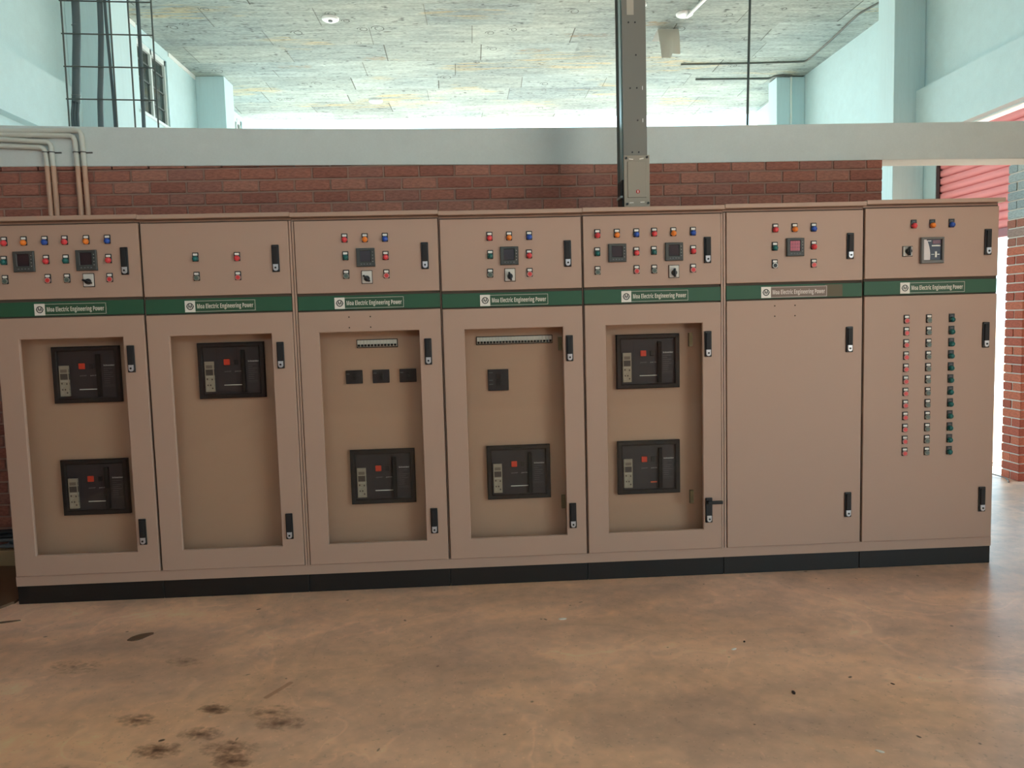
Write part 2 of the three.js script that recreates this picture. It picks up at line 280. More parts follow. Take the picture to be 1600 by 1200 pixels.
M.pane = new THREE.MeshPhysicalMaterial({ color: lin(0.94, 0.95, 0.93), roughness: 0.04, transmission: 1, thickness: 0, ior: 1.28 });
const COLOUR = { r: 'red', o: 'orange', b: 'blue', g: 'green', R: 'red', G: 'grey green', K: 'black' };

const plateTex = (back, ink) => tex(canvasOf(1024, 168, null, (q) => {
  q.fillStyle = back; q.fillRect(0, 0, 1024, 168); q.strokeStyle = ink; q.lineWidth = 5; q.strokeRect(12, 8, 1000, 152);
  q.fillStyle = '#ece6dc'; q.fillRect(0, 0, 150, 168); q.strokeStyle = q.fillStyle = '#33352f'; q.lineWidth = 13; q.beginPath(); q.arc(75, 84, 44, 0, 7); q.stroke();
  q.lineWidth = 10; q.beginPath(); q.moveTo(52, 104); q.lineTo(58, 60); q.lineTo(76, 104); q.lineTo(94, 60); q.lineTo(100, 104); q.stroke(); q.beginPath(); q.moveTo(20, 84); q.lineTo(34, 84); q.moveTo(116, 84); q.lineTo(130, 84); q.stroke();
  q.fillStyle = ink; q.save(); q.translate(172, 116); q.font = 'bold 92px sans-serif'; const t = 'Moa Electric Engineering Power', w = q.measureText(t).width; q.scale(815 / w, 1); q.fillText(t, 0, 0); q.restore();
}), true, THREE.ClampToEdgeWrapping);
M.plateGreen = std(0xffffff, 0.5, 0, { map: plateTex('#2b5238', '#e4dccd') });
M.plateBrown = std(0xffffff, 0.5, 0, { map: plateTex('#7d685c', '#e4d6cb') });
const faceTex = tex(canvasOf(512, 448, null, (q) => {
  q.fillStyle = '#332c31'; q.fillRect(0, 0, 512, 448); q.fillStyle = '#29242a'; q.fillRect(300, 0, 6, 448); q.fillStyle = '#241f24'; q.fillRect(120, 0, 4, 448);
  q.fillStyle = '#d8d2d0'; q.font = 'bold 21px sans-serif'; q.fillText('Schneider', 402, 148); q.font = '15px sans-serif'; q.fillStyle = '#a9a2a2'; q.fillText('push', 186, 240); q.fillText('OFF', 222, 240); q.fillStyle = '#d8d2d0'; q.fillText('push ON', 280, 240);
  q.fillStyle = '#5f575c'; for (let k = 0; k < 9; k++) q.fillRect(402, 168 + k * 20, rr(30, 84), 5); q.fillStyle = '#3d363b'; q.fillRect(396, 330, 100, 20);
}), true, THREE.ClampToEdgeWrapping);
M.faceMap = std(0xffffff, 0.6, 0, { map: faceTex });
const tripTex = tex(canvasOf(128, 384, null, (q) => {
  q.fillStyle = '#a8998a'; q.fillRect(0, 0, 128, 384); q.fillStyle = '#7c6a60'; q.fillRect(18, 46, 92, 40); q.fillStyle = '#4a3d3a'; q.fillRect(12, 100, 104, 74);
  for (const [x, y] of [[30, 222], [98, 228], [34, 300], [72, 300], [98, 340]]) { q.fillStyle = '#57453d'; q.beginPath(); q.arc(x, y, 11, 0, 7); q.fill(); }
  q.fillStyle = '#cfc2b4'; q.fillRect(14, 190, 100, 6); for (let k = 0; k < 6; k++) q.fillRect(16, 250 + k * 19, rr(20, 60), 3);
}), true, THREE.ClampToEdgeWrapping);
M.trip = std(0xffffff, 0.6, 0, { map: tripTex });
// a plate whose front shows one whole texture
function printed(name, m, x0, x1, y0, y1, z, parent, d = 0.002) { const g = new THREE.BoxGeometry(x1 - x0, y1 - y0, d); const o = mesh(name, g, m, parent); o.position.set((x0 + x1) / 2, (y0 + y1) / 2, z + d / 2); return o; }

const handleGeo = rbc(0, 0, 0, 0.041, 0.150, 0.010, 0.004), gripGeo = rbc(0, 0.016, 0.009, 0.027, 0.100, 0.009, 0.004);
const lockShape = new THREE.Shape(); lockShape.moveTo(-0.012, 0.016); lockShape.lineTo(0.012, 0.016); lockShape.lineTo(0.012, -0.006); lockShape.absarc(0, -0.006, 0.012, 0, Math.PI, true); lockShape.closePath();
const lockGeo = new THREE.ExtrudeGeometry(lockShape, { depth: 0.008, bevelEnabled: true, bevelSize: 0.0015, bevelThickness: 0.0015, bevelSegments: 2, curveSegments: 10 }); lockGeo.translate(0, -0.050, 0.008);
const keyGeo = cyl(0.0055, 0.004, 14, 'z'); keyGeo.translate(0, -0.052, 0.019);
function handle(root, x, y, swung) {
  const h = mesh('door_handle', handleGeo, M.black, root); h.position.set(x, y, 0.0);
  if (swung) { const l = mesh('lever', [rb(-0.012, 0.078, 0.038, 0.058, 0.016, 0.028, 0.004), cyl(0.011, 0.022, 16, 'z').translate(0, 0.048, 0.016)], M.black, h); l.userData.label = 'lever swung out sideways'; } else mesh('lever', gripGeo, M.blackMatt, h);
  mesh('lock', lockGeo, M.chrome, h); mesh('keyhole', keyGeo, M.black, h);
}
const legendGeo = rbc(0, 0, 0, 0.034, 0.050, 0.006, 0.003), tagGeo = rbc(0, 0.0135, 0.006, 0.024, 0.012, 0.001, 0.0004, 1);
const tagSmall = rbc(0, 0.0135, 0.006, 0.014, 0.003, 0.001, 0.0004, 1);
const domeGeo = (() => { const g = new THREE.LatheGeometry([[0.0001, 0.020], [0.006, 0.0192], [0.011, 0.0165], [0.0145, 0.012], [0.0155, 0.007], [0.0155, 0]].map((p) => new THREE.Vector2(...p)).reverse(), 20); g.rotateX(Math.PI / 2); g.translate(0, -0.010, 0.006); return g; })();
const ringGeo = new THREE.TorusGeometry(0.0130, 0.0032, 8, 22).translate(0, -0.010, 0.009), capGeo = cyl(0.0108, 0.008, 20, 'z').translate(0, -0.010, 0.009);
function pilot(root, k, x, y, bare) {
  const flat = 'RGK'.includes(k), p = mesh(flat ? 'push_button' : 'pilot_light', legendGeo, M.black, root); p.position.set(x, y, 0.0); p.userData.label = COLOUR[k] + (flat ? ' push button' : ' pilot light');
  mesh('legend_tag', bare ? tagSmall : tagGeo, bare ? M.greyPlastic : M.tag, p);
  if (flat) { mesh('ring', ringGeo, M.ring[k], p); mesh('cap', capGeo, M.lens[k], p); } else mesh('lens', domeGeo, M.lens[k], p);
}
M.meterBody = std(0x434543, 0.5); M.meterScreen = std(0x33292e, 0.25); M.meterLit = std(0x3a0a14, 0.25, 0, { emissive: 0xd01838, emissiveIntensity: 0.05 }); M.meterRed = std(0x3a0a10, 0.3, 0, { emissive: 0xff5060, emissiveIntensity: 0.16 });
function meter(root, x, y, w, lit) {
  const m = mesh('power_meter', [frame(x - w / 2, x + w / 2, y - w / 2, y + w / 2, x - w * 0.30, x + w * 0.27, y - w * 0.22, y + w * 0.36, 0, 0.016, 0.003), rbc(x, y, 0, w * 0.96, w * 0.96, 0.010, 0.002)], M.meterBody, root);
  mesh('screen', rb(x - w * 0.30, x + w * 0.27, y - w * 0.22, y + w * 0.36, 0.0095, 0.0115, 0.0008, 1), lit ? M.meterLit : M.meterScreen, m);
  for (let k = 0; k < 4; k++) mesh('button', rbc(x - w * 0.24 + k * w * 0.16, y - w * 0.36, 0.0155, w * 0.075, w * 0.05, 0.003, 0.001, 1), M.greyPlastic, m);
  for (let k = 0; k < 4; k++) mesh('marking', rbc(x + w * 0.385, y + w * 0.28 - k * w * 0.17, 0.0155, w * 0.05, w * 0.014, 0.001, 0.0003, 1), M.tag, m);
  if (lit) {
    const seg = (cx, cy, s) => [[0, s, 1], [0, 0, 1], [0, -s, 1], [-s * 0.62, s / 2, 0], [s * 0.62, s / 2, 0], [-s * 0.62, -s / 2, 0], [s * 0.62, -s / 2, 0]].map(([dx, dy, h]) => bx(cx + dx - (h ? s * 0.5 : 0.0011), cx + dx + (h ? s * 0.5 : 0.0011), cy + dy - (h ? 0.0011 : s * 0.4), cy + dy + (h ? 0.0011 : s * 0.4), 0.0113, 0.0121));
    for (let r = 0; r < 3; r++) mesh('lit_digits', [0, 1, 2, 3].flatMap((c) => seg(x - w * 0.22 + c * w * 0.135, y + w * 0.26 - r * w * 0.18, w * 0.06)), M.meterRed, m);
  }
}
M.knob = std(0x17161a, 0.35); M.switchPlate = std(0xd9d4cc, 0.5);
const knobGeo = (() => { const g = new THREE.LatheGeometry([[0.0001, 0.022], [0.011, 0.022], [0.0135, 0.019], [0.0165, 0.004], [0.0165, 0]].map((p) => new THREE.Vector2(...p)).reverse(), 22); g.rotateX(Math.PI / 2); return merge([g, rbc(0, 0, 0.004, 0.011, 0.050, 0.024, 0.004)]); })();
function selector(root, x, y, turn, square) {
  const w = square ? 0.054 : 0.056, h = square ? 0.054 : 0.068, s = mesh('selector_switch', [rbc(x, y, 0, w, h, 0.008, 0.003)], M.switchPlate, root);
  mesh('rim', frame(x - w / 2 - 0.003, x + w / 2 + 0.003, y - h / 2 - 0.003, y + h / 2 + 0.003, x - w / 2, x + w / 2, y - h / 2, y + h / 2, 0, 0.005, 0.001), M.black, s);
  const k = mesh('knob', knobGeo, M.knob, s); k.position.set(x, y - (square ? 0 : 0.008), 0.008); k.rotation.z = turn;
}
function breaker(root, x, y, barRed) {       // x, y is the lower left corner; an air circuit breaker 375 by 322 mm behind the door window
  const w = 0.377, h = 0.322, z = -0.118, X = (u) => x + u * w, Y = (v) => y + v * h;
  const b = mesh('circuit_breaker', frame(x, x + w, y, y + h, X(0.075), X(0.925), Y(0.085), Y(0.915), z, z + 0.030, 0.005), M.bezel, root);
  printed('face_plate', M.faceMap, X(0.075), X(0.925), Y(0.085), Y(0.915), z + 0.004, b, 0.010);
  const zf = z + 0.014;
  printed('trip_unit', M.trip, X(0.10), X(0.235), Y(0.125), Y(0.665), zf, b, 0.014);
  const r = mesh('off_button', rb(X(0.385), X(0.475), Y(0.595), Y(0.70), zf, zf + 0.010, 0.003), std(lin(0.75, 0.06, 0.03), 0.4), b); r.userData.label = 'red off button';
  mesh('on_button', rb(X(0.54), X(0.60), Y(0.60), Y(0.69), zf, zf + 0.008, 0.002), M.black, b);
  mesh('charging_handle', rb(X(0.652), X(0.712), Y(0.10), Y(0.86), zf, zf + 0.022, 0.004), M.slot, b);
  if (barRed) { const f = mesh('status_flag', rb(X(0.53), X(0.635), Y(0.20), Y(0.225), zf, zf + 0.003, 0.001), std(lin(0.8, 0.14, 0.07), 0.4), b); f.userData.label = 'orange red status flag'; } else mesh('status_flag', rb(X(0.37), X(0.645), Y(0.228), Y(0.243), zf, zf + 0.003, 0.001), M.tag, b);
}
function breakerRow(root, x0, x1, y0, y1, n) {
  const z = -0.12, m = mesh('breaker_strip', frame(x0 - 0.004, x1 + 0.004, y0 - 0.004, y1 + 0.004, x0, x1, y0, y1, z, z + 0.010, 0.001), M.blackMatt, root), w = (x1 - x0) / n;
  for (let k = 0; k < n; k++) { const c = mesh('miniature_breaker', rb(x0 + k * w + 0.0005, x0 + (k + 1) * w - 0.0005, y0 + 0.001, y1, z, z + 0.014, 0.001, 1), std(0xe6ddd4, 0.5), m); mesh('toggle', rbc(x0 + (k + 0.5) * w, y0 + 0.010, z + 0.012, w * 0.62, 0.013, 0.012, 0.001, 1), M.black, m); }
}
function smallBreaker(root, x0, x1, y0, y1, big) {
  const z = -0.12, m = mesh('moulded_breaker', rb(x0, x1, y0, y1, z, z + 0.018, 0.003), M.face, root), w = x1 - x0, h = y1 - y0;
  mesh('toggle_slot', rb(x0 + w * 0.40, x0 + w * 0.62, y0 + h * 0.24, y0 + h * 0.8, z + 0.017, z + 0.020, 0.001, 1), M.black, m); mesh('toggle', rb(x0 + w * 0.44, x0 + w * 0.58, y0 + h * 0.40, y0 + h * 0.58, z + 0.019, z + 0.038, 0.002), M.blackMatt, m);
  const marks = big ? [0.86, 0.5, 0.31] : [0.74]; for (const v of marks) mesh('marking', rb(x0 + w * 0.05, x0 + w * 0.24, y0 + h * v - 0.002, y0 + h * v + 0.002, z + 0.0175, z + 0.019, 0.0004, 1), M.greyPlastic, m);
}
const hinge = (root, x, y) => mesh('latch_bracket', rbc(x, y, -0.05, 0.022, 0.08, 0.02, 0.002), std(0x6a5a3e, 0.5, 0.5), root);

const EDGE = [-2.707, -1.888, -1.058, -0.236, 0.5765, 1.395, 2.223, 3.037];
const BAYS = [
  { sy: 1.004, label: 'leftmost beige switchgear cabinet, cut by the picture edge, two breakers one above the other', p: 'r.093,2.045 o.198,2.045 b.31,2.045 r.417,2.045 o.533,2.045 b.647,2.045 g.084,1.942 m.193,1.932 r.31,1.942 g.416,1.942 m.529,1.932 r.646,1.94 G.083,1.838 R.312,1.838 G.415,1.838 s.531,1.824 R.646,1.836', turn: 1.15, win: 1, acb: [[0.246, 1.137], [0.25, 0.487]] },
  { sy: 1.002, label: 'beige switchgear cabinet with four buttons above and a single breaker behind its window', p: 'g.299,1.941 r.527,1.939 G.3,1.835 R.527,1.833', win: 1, acb: [[0.243, 1.14]] },
  { sy: 1.0, label: 'beige switchgear cabinet with a short breaker strip and three small breakers in a row', p: 'r.295,2.032 o.408,2.031 b.52,2.031 g.296,1.933 m.409,1.921 r.52,1.93 G.296,1.83 s.411,1.812 R.521,1.827', turn: 0.8, win: 1, acb: [[0.255, 0.491]], strip: [0.324, 0.553, 1.414, 1.455, 12], small: [[0.25, 0.346], [0.405, 0.502], [0.561, 0.659]], dots: 1 },
  { sy: 0.997, label: 'beige switchgear cabinet with a long breaker strip above one small square breaker', p: 'r.286,2.03 o.397,2.03 b.511,2.03 g.287,1.928 m.395,1.918 r.508,1.926 G.284,1.823 s.396,1.81 R.509,1.822', turn: 0.25, win: 1, acb: [[0.234, 0.490]], strip: [0.197, 0.638, 1.416, 1.457, 24], square: [0.255, 0.377, 1.14, 1.265], hinge: [0.678] },
  { sy: 0.998, label: 'beige switchgear cabinet below the vertical busbar duct, one door lever swung out', p: 'r.088,2.03 o.2,2.03 b.312,2.03 r.415,2.032 o.526,2.032 b.64,2.032 g.086,1.928 m.2,1.918 r.311,1.926 g.412,1.928 m.528,1.918 r.64,1.928 G.086,1.822 R.311,1.822 G.413,1.822 s.527,1.806 R.639,1.822', turn: 0.0, win: 1, acb: [[0.204, 1.126], [0.202, 0.49, 1]], swung: 1, hinge: [0.632] },
  { sy: 1.0, label: 'beige switchgear cabinet with a plain lower door and a red lit meter above', p: 'r.302,2.036 o.415,2.036 b.527,2.036 g.299,1.932 M.417,1.924 r.528,1.934 K.299,1.832 R.529,1.83', dots: 1, brownBand: 1 },
  { sy: 1.003, label: 'rightmost beige switchgear cabinet with three columns of buttons down its lower door', p: 'r.293,2.036 o.404,2.036 b.519,2.037', relay: 1, columns: 1 },
];
BAYS.forEach((B, i) => {
  const L = EDGE[i], W = EDGE[i + 1] - L, root = thing('switchgear_cabinet', B.label, 'electrical cabinet', [L, 0, 0], 'row of switchgear cabinets'); root.scale.y = B.sy;
  const g0 = [0, 2, 5].includes(i), g1 = [1, 4, 6].includes(i);       // an end of a shipping section
  const a = g0 ? (i ? 0.017 : 0.008) : 0.0065, b = W - (g1 ? (i < 6 ? 0.017 : 0.008) : 0.0065);   // the door leaf
  const e = i < 6 ? 0.001 : 0;
  mesh('plinth', [rb(0.001, W - e, 0, 0.1065, -0.6, -0.018, 0.003)], M.plinth, root);
  // carcass: sides, back, top, bottom, the frame round the doors
  mesh('carcass', [bx(0.001, 0.003, 0.1065, 2.148, -0.6, -0.024), bx(W - 0.003, W - e, 0.1065, 2.148, -0.6, -0.024), bx(0, W, 0.1065, 2.148, -0.602, -0.6), bx(0, W, 2.14, 2.148, -0.6, -0.024), bx(0, W, 0.1065, 0.163, -0.6, -0.012),
    bx(0.003, 0.05, 0.163, 2.14, -0.05, -0.024), bx(W - 0.05, W - 0.003, 0.163, 2.14, -0.05, -0.024), bx(0.05, W - 0.05, 1.6, 1.74, -0.05, -0.024), bx(0.05, W - 0.05, 2.1, 2.14, -0.05, -0.024)].concat(g0 && i ? [bx(0.002, a - 0.004, 0.163, 2.13, -0.03, -0.008)] : []).concat(g1 && i < 6 ? [bx(b + 0.004, W - 0.002, 0.163, 2.13, -0.03, -0.008)] : []), M.cab, root);
  mesh('gap_shade', [bx(0.004, W - 0.004, 2.126, 2.137, -0.0238, -0.017), bx(0.004, W - 0.004, 1.710, 1.729, -0.0238, -0.017), bx(0.004, W - 0.004, 1.622, 1.634, -0.0238, -0.017), bx(0.0035, a + 0.003, 0.166, 2.126, -0.0238, -0.017), bx(b - 0.003, W - 0.0035, 0.166, 2.126, -0.0238, -0.017)], M.gap_shade, root);  // dark strips added in the door gaps to stand in for their shade
  mesh('top_cap', rb(0.0008 - (i ? 0 : 0.012), W - 0.0008 + (i < 6 ? 0 : 0.012), 2.15, 2.174, -0.61, 0.03, 0.003), M.cab, root);
  mesh('upper_door', rb(a, b, 1.727, 2.13, -0.022, 0, 0.003), M.cab, root);
  const band = mesh('header_band', rb(a, b, 1.632, 1.712, -0.024, -0.006, 0.002), M.green, root);
  if (B.brownBand) { const w = mesh('brown_patch', rb(0.60, 0.705, 1.636, 1.706, -0.0062, -0.0052, 0.0004, 1), std(lin(0.13, 0.105, 0.06), 0.6), band); w.userData.label = 'brown patch on the band'; }  // part of the header band coloured brown
  printed('nameplate', B.brownBand ? M.plateBrown : M.plateGreen, 0.222, 0.614, 1.637, 1.701, -0.006, root, 0.002).userData.label = 'nameplate reading Moa Electric Engineering Power';
  if (B.win) {
    const x0 = 0.128, x1 = 0.692, y0 = 0.283, y1 = 1.506;
    const d = mesh('lower_door', frame(a, b, 0.166, 1.624, x0, x1, y0, y1, -0.022, 0, 0.003), M.cab, root);
    mesh('window_pane', bx(x0 - 0.006, x1 + 0.006, y0 - 0.006, y1 + 0.006, -0.0245, -0.0225), M.pane, d);
    mesh('inner_panel', [bx(0.06, W - 0.06, 0.2, 1.6, -0.124, -0.12), bx(0.06, 0.064, 0.2, 1.6, -0.12, -0.05), bx(W - 0.064, W - 0.06, 0.2, 1.6, -0.12, -0.05)], M.cabIn, root);
    for (const [x, y, red] of B.acb) breaker(root, x, y, red);
    if (B.strip) breakerRow(root, ...B.strip);
    if (B.small) for (const [u, v] of B.small) smallBreaker(root, u, v, 1.203, 1.281);
    if (B.square) smallBreaker(root, ...B.square, true);
    if (B.hinge) for (const y of [1.41, 0.475]) hinge(root, B.hinge[0], y);
  } else mesh('lower_door', rb(a, b, 0.166, 1.624, -0.022, 0, 0.003), M.cab, root);
  for (const item of B.p.split(' ')) {
    const k = item[0], [x, y] = item.slice(1).split(',').map(Number);
    if (k === 'm') meter(root, x, y, i ? 0.103 : 0.112); else if (k === 'M') meter(root, x, y, 0.103, true); else if (k === 's') selector(root, x, y, B.turn); else pilot(root, k, x, y, B.relay);
  }
  if (B.columns) for (let r = 0; r < 12; r++) { const y = 1.488 - r * 0.0713; pilot(root, 'R', 0.259, y); pilot(root, 'G', 0.394, y); pilot(root, 'g', 0.532, y, true); }
  if (B.relay) {
    selector(root, 0.258, 1.88, 0, true);
    const x = 0.401, y = 1.882, w = 0.138, h = 0.150, m = mesh('protection_relay', frame(x - w / 2, x + w / 2, y - h / 2, y + h / 2, x - 0.052, x + 0.056, y - 0.055, y + 0.063, 0, 0.02, 0.004), std(0x73706d, 0.5), root);
    mesh('front_panel', rb(x - 0.054, x + 0.058, y - 0.057, y + 0.065, 0, 0.008, 0.001, 1), std(0x1e1a30, 0.35), m);
    const s = new THREE.Shape(); s.moveTo(x - 0.052, y - 0.055); s.lineTo(x - 0.012, y - 0.055); s.bezierCurveTo(x - 0.006, y - 0.01, x - 0.018, y + 0.04, x - 0.034, y + 0.063); s.lineTo(x - 0.052, y + 0.063); s.closePath();
    const gl = new THREE.ExtrudeGeometry(s, { depth: 0.0015, bevelEnabled: false }); gl.translate(0, 0, 0.008); mesh('pale_panel', gl, std(0xe4dad6, 0.5), m);
    mesh('display', rb(x + 0.004, x + 0.05, y + 0.038, y + 0.058, 0.008, 0.0095, 0.0006, 1), std(0x4a0d12, 0.25, 0, { emissive: 0xc02020, emissiveIntensity: 0.03 }), m);
    mesh('marking', rb(x - 0.002, x + 0.05, y + 0.023, y + 0.031, 0.008, 0.0095, 0.0006, 1), M.tag, m); mesh('marking', rb(x - 0.028, x - 0.006, y + 0.052, y + 0.057, 0.0095, 0.0102, 0.0003, 1), M.tag, m);
    mesh('key_pad', [rb(x + 0.017, x + 0.029, y - 0.04, y - 0.006, 0.008, 0.011, 0.002), rb(x - 0.004, x + 0.014, y - 0.025, y - 0.021, 0.008, 0.0095, 0.0005, 1), rb(x + 0.032, x + 0.046, y - 0.025, y - 0.021, 0.008, 0.0095, 0.0005, 1)], M.tag, m);
  }
  const hx = [0.732, 0.739, 0.740, 0.728, 0.723, 0.744, 0.740][i];
  handle(root, hx, 1.924); handle(root, hx, 1.383); handle(root, hx, 0.4, B.swung);
  if (B.dots) for (const x of [0.30, 0.42]) for (const y of [1.59, 1.53]) mesh('plug_hole', cyl(0.004, 0.004, 10, 'z').translate(x, y, 0), std(0x3c2c24, 0.9), root);
});

// ---------------------------------------------------------------- busbar duct standing on the cabinets
{
  const t = thing('busbar_duct', 'tall grey busbar duct rising from the cabinets past the beam to the ceiling', 'busbar duct', [0.945, 2.176, -0.25]);
  const alu = std(0x7c7a73, 0.5, 0.2), side = std(0x8fa09e, 0.38, 0.45), cover = std(0x9b9284, 0.5, 0.1), dark = std(0x1f1f20, 0.5), top = HC - 2.176;
  mesh('housing', [rb(-0.073, 0.070, 0.02, top, -0.006, 0, 0.001), rb(-0.073, 0.070, 0.02, top, -0.206, -0.200, 0.001)], alu, t);
  mesh('channel', [rb(-0.058, 0.055, 0.02, top, -0.2, -0.006, 0.004), rb(-0.068, -0.05, 0.02, top, -0.135, -0.07, 0.004), rb(0.05, 0.066, 0.02, top, -0.135, -0.07, 0.004)], side, t);
  const c = mesh('joint_cover', [rb(-0.074, 0.082, 0.03, 0.335, 0, 0.008, 0.003), rb(-0.053, 0.061, 0.085, 0.30, 0.006, 0.013, 0.006, 3)], cover, t);
  for (const [x, y] of [[-0.060, 0.318], [0.066, 0.322], [-0.057, 0.048], [0.070, 0.052]]) mesh('bolt', cyl(0.0075, 0.008, 6, 'z').translate(x, y, 0.011), dark, c);
  for (const [x, y, r] of [[-0.03, 0.312, 0.12], [0.033, 0.314, -0.18], [-0.03, 0.055, -0.05], [0.036, 0.058, -0.05]]) { const s = mesh('slot', rbc(0, 0, 0.0075, 0.026, 0.007, 0.002, 0.001), std(0xe4ddd2, 0.5), c); s.position.set(x, y, 0); s.rotation.z = -r; }
  const w = mesh('warning_sticker', cyl(0.0115, 0.0012, 24, 'z').translate(0.008, 0.12, 0.0135), std(0xc23a36, 0.5), c); w.userData.label = 'round red warning sticker';
  mesh('lightning_mark', rbc(0.008, 0.12, 0.014, 0.005, 0.014, 0.001, 0.0004, 1), M.tag, c);
  mesh('connector', [rb(-0.078, -0.058, 0.015, 0.20, -0.17, -0.03, 0.004), rb(-0.086, -0.07, 0.105, 0.185, -0.13, -0.05, 0.006)], dark, t); mesh('clip', rb(-0.09, -0.074, 0.09, 0.105, -0.15, -0.03, 0.002), std(0xb6b9b6, 0.4, 0.4), t);
  mesh('paper_label', bx(-0.042, -0.001, 1.148, 1.30, 0, 0.001), std(0xb3ada0, 0.7), t);
  for (const [x, y] of [[-0.033, 1.105], [0.006, 1.105], [0.009, 0.918], [-0.028, 0.727], [0.012, 0.728], [0.015, 0.54], [-0.02, 0.354], [0.019, 0.354], [-0.033, 1.6], [0.006, 1.6], [0.009, 1.9], [0.006, 2.2]]) mesh('rivet', cyl(0.005, 0.003, 12, 'z').translate(x, y, 0.001), dark, t);
  for (const y of [0.54, 0.728]) mesh('slot', rbc(0.046, y, 0, 0.004, 0.022, 0.0015, 0.0006, 1), std(0xf0f2f0, 0.4), t);
}
// ---------------------------------------------------------------- conduits on the beam and brick wall
{
  const paint = std(lin(0.66, 0.68, 0.62), 0.5), bare = std(lin(0.60, 0.36, 0.25), 0.5), clip = std(0x55585a, 0.5, 0.4), r = 0.0165, z = -0.9215;
  const P = [['lowest of the four conduits, turning left just under the others', -2.833, 2.765, 2.833, 2.645], ['second lowest of the four conduits, close above the lowest', -2.793, 2.80, 2.85, 2.645], ['third conduit up, turning left under the top conduit', -2.637, 2.838, 2.862, 2.642], ['topmost conduit, reaching farthest right along the beam', -2.592, 2.872, 2.884, 2.642]];
  for (const [label, x, yb, yl, ys] of P) {
    const t = thing('conduit_pipe', label, 'conduit', [x, 2.2, z], 'conduits on the beam');
    const lift = (y) => y - 2.2, slope = [0.062, 0.085, 0.035, 0.009][P.findIndex((q) => q[1] === x)];
    mesh('painted_run', elbowed([[-0.005, lift(ys) - 0.002, 0], [-0.012, lift(yb), 0], [XL + 0.02 - x, lift(yb) + slope * (x - XL) * 1.6 * 0.5, 0]], r, 0.035), paint, t);
    const b = mesh('bare_run', rod([0, -0.1, 0], [-0.005, lift(ys) - 0.002, 0], r * 0.97, 14), bare, t); b.userData.label = 'bare tan pipe'; mesh('coupling', rod([-0.002, lift(ys) - 0.11, 0], [-0.0022, lift(ys) - 0.105, 0], r * 1.06, 14), bare, t);
    mesh('pipe_clip', [bx(-0.035, 0.045, lift(ys) + 0.085, lift(ys) + 0.093, -0.02, -0.012), new THREE.TorusGeometry(r + 0.002, 0.003, 6, 16).rotateX(Math.PI / 2).translate(-0.008, lift(ys) + 0.089, 0)], clip, t);
  }
}
// ---------------------------------------------------------------- wire mesh tray and cables behind the beam
{
  const steel = std(0x5c6462, 0.55, 0.3), z = -1.3, t = thing('wire_mesh_tray', 'vertical wire mesh cable tray hanging behind the beam at the left', 'cable tray', [-2.56, 2.2, z]);
  for (const x of [-2.865, -2.535, -2.41, -2.25]) mesh('wire', rod([x + 2.56 + 0.008, 2.78, 0], [x + 2.56, -0.6, 0], 0.006), steel, t);
  for (let k = 0; k < 10; k++) mesh('cross_wire', rod([-2.868 + 2.56, 0.98 - 0.665 + k * 0.2225, 0.008], [-2.245 + 2.56, 0.972 - 0.675 + k * 0.2225, 0.008], 0.005), steel, t);
  const blackC = std(0x56666a, 0.6);
  {
    const bt = thing('cable_bundle', 'thick taped bundle of three dark cables leftmost in the wire mesh tray', 'cable bundle', [-2.81, 2.2, z - 0.045]);
    for (const d of [-0.019, 0, 0.019]) mesh('cable', tube([[0.02 + d * 0.7, 2.78, 0], [0.028 + d * 0.8, 1.65, 0], [0.002 + d * 0.8, 1.22, 0], [-0.022 + d, 0.95, 0], [-0.033 + d * 1.05, 0.78, 0], [-0.045 + d * 1.1, -0.6, 0]], 0.0095, 50, 10), blackC, bt);
    mesh('tape_wrap', tube([[0.02, 2.78, 0], [0.028, 1.65, 0], [0.002, 1.22, 0], [-0.018, 0.97, 0]], 0.027, 40, 14), blackC, bt);
    for (const [x, y] of [[0.02, 1.5], [0.002, 1.22], [-0.014, 1.02]]) mesh('tie', new THREE.TorusGeometry(0.0275, 0.002, 6, 20).rotateX(Math.PI / 2).translate(x, y, 0), std(0x6c7678, 0.5), bt);
  }
  const C = [['medium black cable, second from the left in the tray', [-2.612, -2.66], 0.019], ['thin slanting black cable in the middle of the tray', [-2.575, -2.556], 0.010], ['black cable nearest the right side of the wire mesh tray', [-2.350, -2.358], 0.013]];
  for (const [label, [xt, xb], r] of C) solid('power_cable', tube([[xt, HC - 0.01, z - 0.03], [xt, 3.856, z - 0.02 - r], [(xt + xb) / 2 + 0.004, 3.4, z - 0.012 - r], [xb, 2.98, z - 0.012 - r], [xb - 0.02, 1.6, z - 0.02 - r]], r, 40, 12), blackC, label, 'cable', 'cables in the wire mesh tray');
  solid('hanging_rod', tube([[2.055, HC - 0.005, -1.3], [2.026, 3.82, -1.3], [2.006, 2.94, -1.3], [2.0, 2.0, -1.3]], 0.0095, 20, 8), std(0x4c5552, 0.5), 'thin dark rod hanging from the ceiling right of the busbar duct', 'rod');
}
